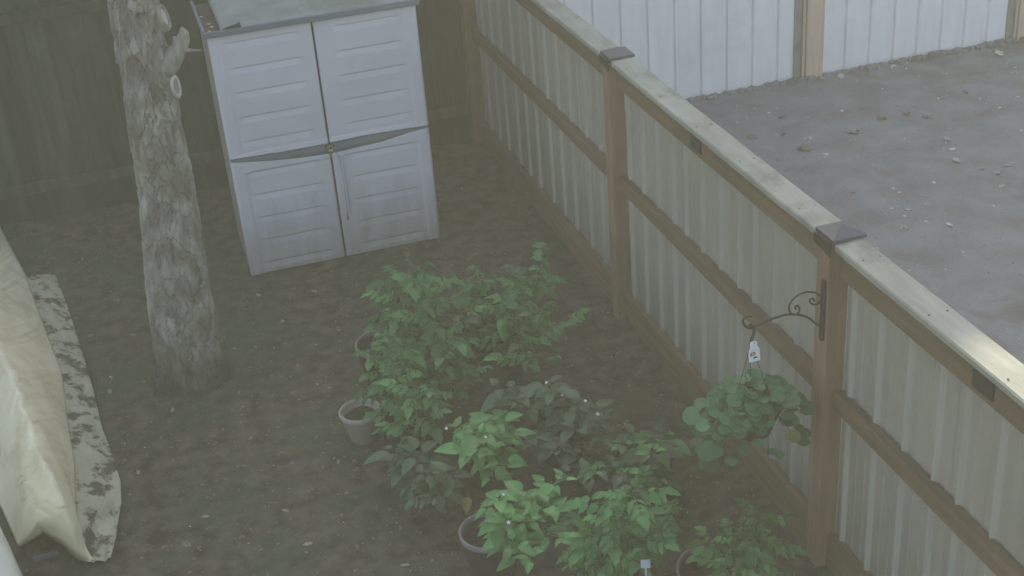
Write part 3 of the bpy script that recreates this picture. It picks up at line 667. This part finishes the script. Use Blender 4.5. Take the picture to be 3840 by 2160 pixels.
def plant(name,base,z0,tips,sets,label,cat='plant',n=7,lsc=1.,tmin=.3,seed=1,flowers=0,thick=.005,alt=None,altp=0,group=None,up=.25):
    rnd=random.Random(seed); root=empty(name,base,label,cat,group); b=MB(); pw=Vector(base)
    for ti,tp in enumerate(tips):
        A=Vector((base[0]+rnd.uniform(-.03,.03),base[1]+rnd.uniform(-.03,.03),z0)); T=Vector(tp); C_=A.lerp(T,.35); C_.z=max(A.z,T.z*.75)+.03
        pts=[]
        for i in range(9):
            t=i/8; pts.append(A*(1-t)**2+C_*2*t*(1-t)+T*t*t)
        b.tube(pts,[thick*(1-.7*i/8) for i in range(9)],5)
        az=rnd.uniform(0,6.28)
        for k in range(n):
            t=tmin+(1-tmin)*(k+.5)/n+rnd.uniform(-.03,.03); t=min(t,1); p=A*(1-t)**2+C_*2*t*(1-t)+T*t*t
            az+=2.4; el=rnd.uniform(-.35,.35)+up*(t-.3)
            if k==n-1: el=.7
            d=Vector((math.cos(az)*math.cos(el),math.sin(az)*math.cos(el),math.sin(el)))
            nu=Vector((rnd.uniform(-.25,.25),rnd.uniform(-.25,.25)-.15,1))
            ms=sets
            if alt and rnd.random()<altp: ms=alt
            me=rnd.choice(ms); sc=lsc*rnd.uniform(.5,1.15)*(1-.35*max(0,t-.8)/.2*.8)
            o=bpy.data.objects.new('leaf',me); COL.objects.link(o); o.parent=root
            o.matrix_local=Matrix.Translation(-pw)@orient(p,d,nu,sc)
        if flowers and ti<flowers:
            p=T+Vector((rnd.uniform(-.03,.03),rnd.uniform(-.03,.03),.012)); o=bpy.data.objects.new('flower',FME); COL.objects.link(o); o.parent=root
            o.matrix_local=Matrix.Translation(-pw)@orient(p,Vector((1,rnd.uniform(-1,1),.1)),Vector((0,-.6,1)),rnd.uniform(.7,1.2))
    b.obj('stem',MT['stem'],root,True)
    return root
plant('tomato_plant',(1.18,7.2,0),.2,[(1.303,6.85,.9),(1.23,7.04,.7),(1.399,6.79,.75),(1.316,6.775,.6),(1.437,6.645,.55),(1.544,6.669,.6),(1.26,6.72,.5),(1.322,6.554,.45),(1.26,6.92,.62),(1.419,6.485,.5),(1.5,6.5,.35),(1.35,6.4,.3),(1.62,6.75,.45)],SETS['tom'],'leafy tomato plant at the left rear of the bed nearest the shed',tmin=.5,n=11,seed=2,lsc=1.1,alt=SETS['tomD'],altp=.15)
plant('tomato_plant',(1.80,7.35,0),.2,[(2.019,6.476,.9),(1.891,6.495,.8),(1.809,6.52,.65),(1.942,6.391,.65),(1.813,6.312,.55),(2.047,6.432,.55),(1.681,6.872,.75),(1.767,6.347,.4),(1.717,6.761,.6),(1.906,6.379,.4)],SETS['tom'],'sprawling tomato plant at the right rear of the bed beside the fence',n=11,seed=3,alt=SETS['tomD'],altp=.3)
plant('tomato_plant',(1.03,6.42,0),.16,[(.953,6.644,.6),(1.058,6.666,.65),(1.081,6.459,.6),(1.008,6.392,.5),(.925,6.419,.4),(1.093,6.178,.5),(1.207,6.156,.5),(1.122,6.101,.4),(1.044,6.072,.3)],SETS['tomS'],'spindly pale tomato plant leaning out just behind the small pale pot',tmin=.5,n=9,seed=4)
plant('pepper_plant',(1.40,5.95,0),.19,[(1.157,5.608,.6),(1.269,5.508,.6),(1.41,5.601,.6),(1.154,5.412,.55),(1.283,5.429,.55),(1.363,5.398,.45),(1.484,5.544,.5),(1.285,5.384,.4)],SETS['pep'],'broad leaved bright pepper plant in the middle of the bed with one yellow leaf','plant',n=14,seed=5,flowers=2,alt=SETS['yel'],altp=.03)
plant('dark_leaved_plant',(1.84,6.0,0),.19,[(1.757,5.914,.55),(1.838,5.848,.5),(1.883,5.634,.55),(1.949,5.578,.5),(1.806,5.56,.45),(1.969,5.489,.4),(1.65,5.498,.4),(1.807,5.455,.35),(1.485,6.12,.5),(1.551,6.001,.45),(1.72,5.62,.3),(1.58,5.72,.35),(1.95,5.75,.35)],SETS['dark'],'dusky dark leaved pepper plant with tiny white flowers in the middle of the bed','plant',n=17,seed=6,flowers=4)
plant('pepper_plant',(2.14,5.5,0),.19,[(2.079,5.467,.4),(2.088,5.234,.45),(2.12,5.2,.3),(2.015,5.169,.35),(2.305,5.578,.3),(1.921,5.258,.35),(1.98,5.42,.42),(1.9,5.1,.35),(1.75,5.25,.4),(1.65,5.35,.35)],[*SETS['dark'],SETS['pepS'][0]],'dim low pepper plant between the dark leaved plant and the fence','plant',n=20,seed=7,lsc=1.0,alt=SETS['pep'],altp=.08)
plant('pepper_plant',(1.185,5.2,0),.19,[(1.21,4.919,.65),(1.19,4.80,.6),(1.20,4.669,.55),(1.304,4.76,.6),(1.538,4.98,.62),(1.455,4.823,.6),(1.582,4.813,.6),(1.248,4.612,.5),(1.337,4.938,.6),(1.435,4.629,.55),(1.611,4.725,.5)],SETS['pepS'],'bright green pepper plant spilling over the grey rimmed pot at the bottom','plant',tmin=.55,n=15,lsc=1.05,seed=8,flowers=2)
plant('tomato_plant',(1.72,4.86,0),.19,[(1.716,4.537,.8),(1.658,4.495,.7),(1.951,4.614,.6),(1.59,4.558,.6),(1.777,4.486,.55),(1.524,4.497,.5),(1.60,4.42,.55),(1.413,4.548,.45)],SETS['tomS'],'tall tomato plant with a curled top at the bottom of the bed',n=13,seed=9)
plant('tomato_plant',(2.12,4.52,0),.18,[(2.208,4.48,.45),(2.358,4.565,.45),(2.104,4.487,.4),(2.123,4.358,.4),(2.321,4.437,.4)],SETS['tomS'],'small tomato plant in the widest pot at the bottom edge',tmin=.6,n=13,seed=10)
plant('low_herb',(1.0,5.92,0),.0,[(.913,6.021,.3),(1.003,5.898,.32),(1.04,5.707,.3),(.905,5.889,.25),(1.10,5.78,.22),(1.05,5.55,.25),(1.15,5.62,.3)],SETS['dark'],'low dark bluish herb in front of the small pale pot','plant',n=18,seed=11,alt=SETS['tomD'],altp=.2)
# ---------------------------------------------------------------- bracket and hanging basket
def smooth_path(P,k=4):
    P=[Vector(p) for p in P]; out=[]
    for i in range(len(P)-1):
        p0=P[max(i-1,0)];p1=P[i];p2=P[i+1];p3=P[min(i+2,len(P)-1)]
        for q in range(k):
            t=q/k; out.append(.5*((2*p1)+(p2-p0)*t+(2*p0-5*p1+4*p2-p3)*t*t+(3*p1-p0-3*p2+p3)*t**3))
    out.append(P[-1]); return out
br=empty('plant_bracket',(2.665,4.64,1.45),'black wrought iron scroll bracket screwed to the fence post','bracket')
MB().box(2.662,2.679,4.628,4.652,1.295,1.60,.003).obj('wall_bar',MT['iron'],br)
MB().tube(smooth_path([(2.667,4.64,1.361),(2.63,4.64,1.398),(2.592,4.64,1.433),(2.555,4.64,1.452),(2.522,4.64,1.463),(2.486,4.64,1.469),(2.45,4.64,1.467),(2.41,4.64,1.462),(2.375,4.64,1.453),(2.347,4.64,1.449),(2.331,4.64,1.443),(2.311,4.64,1.446),(2.293,4.64,1.463),(2.285,4.64,1.485),(2.293,4.64,1.501),(2.311,4.64,1.506),(2.324,4.64,1.499)]),.0055,8).obj('arm',MT['iron'],br,True)
MB().tube(smooth_path([(2.662,4.64,1.514),(2.645,4.64,1.535),(2.624,4.64,1.549),(2.592,4.64,1.559),(2.56,4.64,1.557),(2.532,4.64,1.545),(2.511,4.64,1.523),(2.504,4.64,1.5),(2.512,4.64,1.475),(2.532,4.64,1.46),(2.551,4.64,1.464),(2.557,4.64,1.48),(2.55,4.64,1.498),(2.539,4.64,1.501),(2.534,4.64,1.494),(2.539,4.64,1.485)]),.0045,8).obj('scroll',MT['iron'],br,True)
MB().tube(smooth_path([(2.662,4.64,1.514),(2.654,4.64,1.496),(2.639,4.64,1.486),(2.62,4.64,1.491),(2.606,4.64,1.505),(2.607,4.64,1.519),(2.617,4.64,1.521),(2.626,4.64,1.512),(2.624,4.64,1.503)]),.0045,8).obj('scroll',MT['iron'],br,True)
bk=empty('hanging_basket',(2.33,4.64,.88),'hanging basket of round scalloped leaves trailing below the iron bracket','hanging basket')
hb=Vector((2.33,4.64,.90)); hr_=.125; hh=.11
MB().lathe([(0,0),(.085,0),(.09,.004),(hr_,hh),(hr_+.005,hh+.002),(hr_+.005,hh+.012),(hr_-.004,hh+.012),(hr_-.006,hh),(.08,.01),(0,.01)],tuple(hb),36).obj('pot_wall',MT['darkpot'],bk,True)
MB().lathe([(0,hh-.008),(hr_*.5,hh-.012),(hr_-.008,hh-.016)],tuple(hb),36).obj('soil',MT['potsoil'],bk,True)
MB().tube(smooth_path([(2.315,4.64,1.462),(2.327,4.64,1.451),(2.338,4.64,1.427),(2.336,4.64,1.407),(2.328,4.64,1.388),(2.323,4.64,1.364)]),.007,8).obj('hook',MT['darkpot'],bk,True)
b=MB()
for a in (1.2,3.3,5.4): b.tube([(2.325,4.64,1.366),(2.33+.5*hr_*math.cos(a),4.64+.5*hr_*math.sin(a),1.18),(2.33+hr_*math.cos(a),4.64+hr_*math.sin(a),1.008)],.0016,4)
b.obj('hanger_wire',MT['iron'],bk)
rnd=random.Random(12); b=MB(); pw=Vector(bk.location)
for k in range(250):
    az=rnd.uniform(0,6.283); rad=rnd.betavariate(1.9,1.35)*.215; trail=max(0,rad-.12)
    A=hb+Vector((.04*math.cos(az),.04*math.sin(az),hh)); p=hb+Vector((rad*math.cos(az)*1.08,rad*math.sin(az)*.85,hh+.14-.04*rnd.random()-rad*.45-trail*rnd.uniform(0,3.0)))
    mid=(A+p)/2+Vector((0,0,.07)); b.tube([A,mid,p],[.0018,.0015,.001],4)
    el=rnd.uniform(-.3,.35)-trail*1.5; d=Vector((math.cos(az)*math.cos(el),math.sin(az)*math.cos(el),math.sin(el)))
    me=rnd.choice(SETS['yround'] if (rnd.random()<.10 and p.z<.98) else SETS['round'])
    o=bpy.data.objects.new('leaf',me); COL.objects.link(o); o.parent=bk
    o.matrix_local=Matrix.Translation(-pw)@orient(p-d*.02,d,Vector((rnd.uniform(-.3,.3),rnd.uniform(-.3,.3)-.35,1)),rnd.uniform(.62,1.12))
b.obj('stem',MT['stem'],bk,True)
o=bpy.data.objects.new('leaf',SETS['yel'][0]); pr_=[x for x in COL.objects if x.get('label','').startswith('broad leaved bright')][0]; COL.objects.link(o); o.parent=pr_
o.matrix_local=Matrix.Translation(-Vector(pr_.location))@orient(Vector((1.16,5.42,.36)),Vector((-.3,-.6,-.5)),Vector((0,-.5,.8)),1.2); o['label']='yellowing leaf'
o=bpy.data.objects.new('flower',FME); COL.objects.link(o); o.parent=bk; o.matrix_local=Matrix.Translation(Vector((2.40,4.55,1.07))-pw)@Matrix.Rotation(.5,4,'X')
# tag on the basket
tg=empty('plant_tag',(2.33,4.615,1.33),'small white printed plant tag hanging on the basket hook','tag')
out=[(2.31,1.386),(2.319,1.3885),(2.329,1.3885),(2.337,1.385),(2.341,1.377),(2.342,1.362),(2.352,1.348),(2.354,1.339),(2.358,1.283),(2.305,1.283),(2.301,1.321),(2.302,1.343),(2.308,1.356),(2.308,1.379)]
n=len(out); b=MB(); b.add([(x,4.615,z) for x,z in out]+[(x,4.617,z) for x,z in out],[tuple(range(n)),tuple(range(n,2*n))[::-1]]+[(i,(i+1)%n+0,(i+1)%n+n,i+n)[::-1] for i in range(n)]); b.obj('tag_card',MT['tagp'],tg)
def flat(name,pts,m,y=4.6142): 
    b=MB(); b.add([(x,y,z) for x,z in pts],[tuple(range(len(pts)))]); b.obj(name,m,tg)
flat('punched_hole',[(2.327+.0028*math.cos(k*.785),1.3795+.0028*math.sin(k*.785)) for k in range(8)],MT['seam'])
for k in range(7): flat('printed_text',[(2.313+.0042*k,1.3395+.0003*k),(2.316+.0042*k,1.3395+.0003*k),(2.316+.0042*k,1.3425+.0003*k),(2.313+.0042*k,1.3425+.0003*k)],MT['taggrey'])
flat('printed_mark',[(2.322,1.3665),(2.329,1.3665),(2.329,1.368),(2.322,1.368)],MT['taggrey'])
lp=[(2.311,1.311),(2.3085,1.320),(2.309,1.328),(2.314,1.333),(2.325,1.3335),(2.332,1.331),(2.3345,1.325),(2.332,1.318),(2.327,1.3155),(2.3155,1.3145)]
flat('printed_loop',lp,MT['tagprint'],4.6142); flat('printed_loop_centre',[(2.3215+(x-2.3215)*.62,1.324+(z-1.324)*.62) for x,z in lp],MT['tagpink'],4.6138)
flat('printed_triangle',[(2.321,1.298),(2.324,1.306),(2.332,1.3115),(2.347,1.302),(2.344,1.2995),(2.325,1.300)],MT['tagprint'])
st=empty('plant_label',(1.654,4.281,.0),'pale blue grey plastic plant label on a stake at the bottom edge','tag')
M_=MB(); M_.add([(a_+-0.046,b_+-0.149,c_+0.137) for a_,b_,c_ in [(1.682,4.43,.465),(1.722,4.422,.46),(1.722,4.428,.50),(1.684,4.436,.505),(1.682,4.432,.465),(1.722,4.424,.46),(1.722,4.43,.50),(1.684,4.438,.505)]],[(0,1,2,3),(7,6,5,4),(0,4,5,1),(1,5,6,2),(2,6,7,3),(3,7,4,0)]); M_.obj('label_plate',MT['bluetag'],st)
MB().box(1.653,1.660,4.278,4.281,.0,0.600).obj('stake',MT['bluetag'],st)
# ---------------------------------------------------------------- fallen leaves, stones, litter
def dry_mesh(seed,m,curl=.5):
    r=random.Random(seed); v=[];f=[]; n=7
    for i in range(n+1):
        t=i/n; w=.5*max(.04,math.sin(math.pi*t)**.7)*(1+.35*math.sin(t*17+seed)); c=curl*(t-.5)**2
        for k,q in enumerate((-1,-.5,0,.5,1)): v.append((w*q*.55,t-.5,.10+c+.22*abs(q)*w+r.uniform(-.03,.06)))
    for i in range(n):
        for k in range(4): a=i*5+k; f.append((a,a+1,a+6,a+5))
    b=MB(); b.add(v,f); me=b.mesh('dry_leaf'); me.materials.append(m); return me
def clump_mesh(seed,m):
    r=random.Random(seed); b=MB()
    for q in range(6):
        me_v=[];me_f=[]; M_=Matrix.Translation((r.uniform(-.3,.3),r.uniform(-.3,.3),r.uniform(0,.2)))@Matrix.Rotation(r.uniform(0,6.3),4,'Z')@Matrix.Rotation(r.uniform(-.6,.6),4,'X')
        v,f=leaf_blade(.5,.35,tomshape,r.uniform(-.5,.6),r.uniform(.2,.8),5); v,f=xf((v,f),M_); b.add(v,f)
    me=b.mesh('dry_leaf'); me.materials.append(m); return me
DR=[dry_mesh(i,MT['dry'],random.uniform(.2,1)) for i in range(4)]; DB=[dry_mesh(i+9,MT['browndry'],.6) for i in range(2)]; CLM=[clump_mesh(3,MT['dry']),clump_mesh(4,MT['browndry'])]; DY=[dry_mesh(i+20,MT['yarddry'],.4) for i in range(3)]
DEB=[((6.183,10.592),.095,'s'),((7.736,10.409),.117,'p'),((7.083,10.645),.066,'p'),((7.322,10.671),.05,'d'),((6.67,9.704),.084,'c'),((6.908,9.712),.07,'b'),((7.589,10.803),.037,'x'),((5.777,9.849),.042,'s'),((5.947,9.802),.037,'b'),((5.964,9.532),.103,'k'),((6.188,9.52),.104,'k'),((6.312,9.36),.089,'b'),((5.201,10.1),.033,'s'),((5.581,9.36),.143,'c'),((6.243,9.741),.042,'d'),((4.841,9.646),.114,'k'),((5.219,9.4),.085,'c'),((5.111,9.228),.154,'k'),((5.191,9.064),.048,'s'),((5.452,8.899),.041,'d'),((6.177,8.869),.085,'d'),((6.005,8.468),.089,'d'),((6.113,8.69),.056,'d'),((6.96,9.28),.038,'s'),((7.238,9.419),.031,'d'),((6.812,8.774),.036,'d'),((6.09,8.263),.055,'d'),((6.145,8.14),.068,'d'),((5.315,8.264),.033,'s'),((5.312,8.166),.037,'d'),((5.45,8.024),.039,'d'),((5.208,7.872),.048,'d'),((5.03,7.639),.074,'c'),((5.331,7.537),.062,'d'),((5.373,7.902),.039,'d'),((6.035,7.93),.047,'d'),((6.301,8.226),.062,'d'),((6.594,10.62),.041,'s'),((6.73,10.60),.049,'s'),((6.892,10.62),.033,'s'),((7.9,10.62),.09,'d'),((8.05,10.64),.069,'d'),((5.995,10.60),.079,'d'),((5.251,9.933),.088,'b'),((5.001,8.321),.039,'b'),((5.636,8.215),.04,'s'),((5.449,9.828),.059,'d'),((5.078,9.583),.057,'b'),((6.455,10.6),.065,'k'),((7.061,10.63),.083,'d'),((5.407,7.697),.03,'d'),((5.131,7.802),.03,'s'),((5.223,7.665),.03,'s'),((5.116,7.959),.03,'s')]
def stone_mesh(seed):
    r=random.Random(seed); v=[];f=[]; n=8
    for i,(rr,z) in enumerate(((.5,0),(.48,.14),(.3,.26),(.0,.3))):
        for k in range(n): a=2*math.pi*k/n; q=rr*r.uniform(.8,1.15); v.append((q*math.cos(a),q*.7*math.sin(a),z))
    for i in range(3):
        for k in range(n): f.append((i*n+k,i*n+(k+1)%n,(i+1)*n+(k+1)%n,(i+1)*n+k))
    b=MB(); b.add(v,f); me=b.mesh('stone'); me.materials.append(MT['stone']); return me
STN=[stone_mesh(i) for i in range(3)]
def gz(x,y,amp=1): return float(gheight(np.array([x]),np.array([y]))[0])*amp
for i,((x,y),s_,k) in enumerate(DEB):
    if k=='x': continue
    sp={'s':('stone',STN),'p':('dry_leaf',DR),'d':('dry_leaf',DR),'c':('dry_leaf',[CLM[0]]),'b':('dry_leaf',DB),'k':('dry_leaf',[CLM[1]])}[k]
    o=bpy.data.objects.new(sp[0],random.choice(sp[1])); COL.objects.link(o); o.location=(x,y,gz(x,y,.8)-.002); sc=s_*(1.1 if k in 'sdpb' else 1.0); o.scale=(sc,sc,sc*(.5 if k=='k' else .8)); o.rotation_euler=(random.uniform(-.2,.2),random.uniform(-.2,.2),random.uniform(0,6.3))
    o['_n']=i
    if k=='s': tag(o,'small pale stone chip lying on the bare dirt beyond the fence','stone','stone chips on the bare dirt')
    elif k in 'dp': tag(o,'single pale curled dry leaf lying on the bare dirt beyond the fence','leaf','single pale dry leaves on the bare dirt')
    elif k=='c': tag(o,'crumpled clump of pale dry leaves on the bare dirt beyond the fence','leaf clump','pale dry leaf clumps on the bare dirt')
    elif k=='b': tag(o,'single brown dry leaf lying on the bare dirt beyond the fence','leaf','single brown dry leaves on the bare dirt')
    else: tag(o,'low clump of brown dead leaves on the bare dirt beyond the fence','leaf clump','brown dead leaf clumps on the bare dirt')
OV={0:'triangular pale stone chip at the foot of the tan post of the white fence',1:'flat elongated pale leaf near the far right end of the white fence',13:'largest crumpled pale leaf clump in the middle of the bare dirt',17:'broadest brown dead leaf clump just beyond the sloping cap of the near fence',32:'pale crumpled leaf clump nearest the front pyramid post cap',4:'pale crumpled leaf clump upper right near the white fence',20:'lone slanting pale leaf right of centre on the bare dirt',15:'brown dead leaf clump closest to the cap board at its far end'}
for o_ in COL.objects:
    if o_.get('_n') is not None and o_['_n'] in OV: o_['label']=OV[o_['_n']]
for o_ in COL.objects:
    if o_.get('_n') is not None: del o_['_n']
YL=[((-.656,6.784),.096),((-.782+.33,6.80),.048),((-.657,8.58),.057),((-.379,8.453),.056),((.505,8.654),.057),((.606,8.217),.055),((.885,8.54),.057),((.938,7.928),.032),((.387,7.952),.03),((.604,7.601),.035),((.681,7.309),.03),((.251,7.995),.03),((-.208,7.40),.052),((-.132,6.241),.045),((.288,6.115),.052),((.354,5.783),.057),((.647,6.439),.039),((.793,5.419),.056),((-.57,7.798),.053),((-.253,6.036),.074)]
for (x,y),s_ in YL:
    o=bpy.data.objects.new('dry_leaf',random.choice(DY)); COL.objects.link(o); o.location=(x,y,gz(x,y)); o.scale=(s_*.9,s_,s_*.7); o.rotation_euler=(random.uniform(-.2,.2),random.uniform(-.2,.2),random.uniform(0,6.3))
    tag(o,'long tan leaf on the dark soil just right of the beige cover corner' if s_>.09 else 'small tan dry leaf lying on the dark yard soil','leaf','tan dry leaves on the yard soil')
def flecks(name,n,x0,x1,y0,y1,smin,smax,m,amp,seed,label,keep=None,tall=False,zoff=.003):
    r=np.random.default_rng(seed); x=r.uniform(x0,x1,n); y=r.uniform(y0,y1,n)
    if keep is not None: k=keep(x,y); x=x[k];y=y[k]
    n=len(x); z=gheight(x,y)*amp+zoff; a=r.uniform(0,6.283,n); s_=smin+(smax-smin)*r.random(n)**3; w=s_*r.uniform(.25,.8,n)
    if tall:
        P=np.stack([x,y,z-.004],1); dx=np.stack([np.cos(a)*s_*.13,np.sin(a)*s_*.13,0*x],1); tp=np.stack([r.normal(0,.5,n)*s_,r.normal(0,.5,n)*s_,s_],1)
        V=np.stack([P-dx,P+dx,P+tp],1).reshape(-1,3); F=np.arange(3*n).reshape(-1,3)
    else:
        P=np.stack([x,y,z],1); u=np.stack([np.cos(a),np.sin(a),r.normal(0,.25,n)],1)*s_[:,None]/2; v=np.stack([-np.sin(a),np.cos(a),r.normal(0,.35,n)],1)*w[:,None]/2
        V=np.stack([P-u-v*.5,P+u*.3-v,P+u+v*.4,P-u*.4+v],1).reshape(-1,3); F=np.arange(4*n).reshape(-1,4)
    o=link(name,np_mesh(name,V,F),mat=m); return tag(o,label,'litter' if not tall else 'moss',kind='stuff')
yard=lambda x,y:~((x>.45)&(y>8.93)&(x<1.95))
flecks('leaf_litter',16000,-1.9,2.7,4.1,10.6,.006,.034,MT['browndry'],1,41,'fine brown litter scattered over the yard soil',yard)
flecks('pale_flecks',750,-1.9,2.7,4.1,10.6,.005,.017,MT['stone'],1,42,'tiny pale flecks scattered over the yard soil',yard)
flecks('dirt_litter',9000,2.9,8.6,4,10.7,.004,.022,MT['browndry'],.8,43,'fine brown crumbs scattered over the bare dirt')
flecks('pale_litter',1100,2.9,8.6,4,10.6,.008,.034,MT['dry'],.8,44,'tiny pale leaf scraps scattered over the bare dirt')
flecks('moss_tufts',60000,-1.9,2.6,4.1,9.5,.006,.02,MT['grass'],1,45,'thin moss and short weeds greening the yard soil',lambda x,y:(fbm(x*1.6,y*1.6,3,77)>.50)&yard(x,y),True)
# rubble line along the foot of the far fence
r=np.random.default_rng(5); b=MB()
for k in range(260):
    x=r.uniform(4.6,8.7); s_=r.uniform(.015,.05); y=10.69-abs(r.normal(0,.03)); 
    v=[(x+s_*math.cos(a)*q*r.uniform(.7,1.2),y+s_*.7*math.sin(a)*q,z*s_) for q,z in ((1,-.1),(.8,.45),(.15,.75)) for a in np.arange(0,6.2,1.05)]
    f=[(i*6+k2,i*6+(k2+1)%6,(i+1)*6+(k2+1)%6,(i+1)*6+k2) for i in range(2) for k2 in range(6)]; b.add(v,f)
tag(b.obj('soil_rubble',MT['dirt'],None),'crumbled soil and rubble along the foot of the white fence','rubble',kind='stuff')
# ---------------------------------------------------------------- haze volume added to give the veil of window glare
hz=MB().box(-18,26,-12,26,-1.2,11.4).obj('haze',None); tag(hz,'thin greenish haze volume added for the veil of window glare','haze',kind='stuff')
hm=bpy.data.materials.new('haze'); hm.use_nodes=True; n=hm.node_tree.nodes; n.remove(n['Principled BSDF']); pv=n.new('ShaderNodeVolumePrincipled')
pv.inputs['Color'].default_value=(1.0,.94,.68,1); pv.inputs['Density'].default_value=.0135; pv.inputs['Anisotropy'].default_value=0
hm.node_tree.links.new(pv.outputs[0],n['Material Output'].inputs['Volume']); hz.data.materials.append(hm)
S.cycles.volume_bounces=1; S.cycles.max_bounces=6
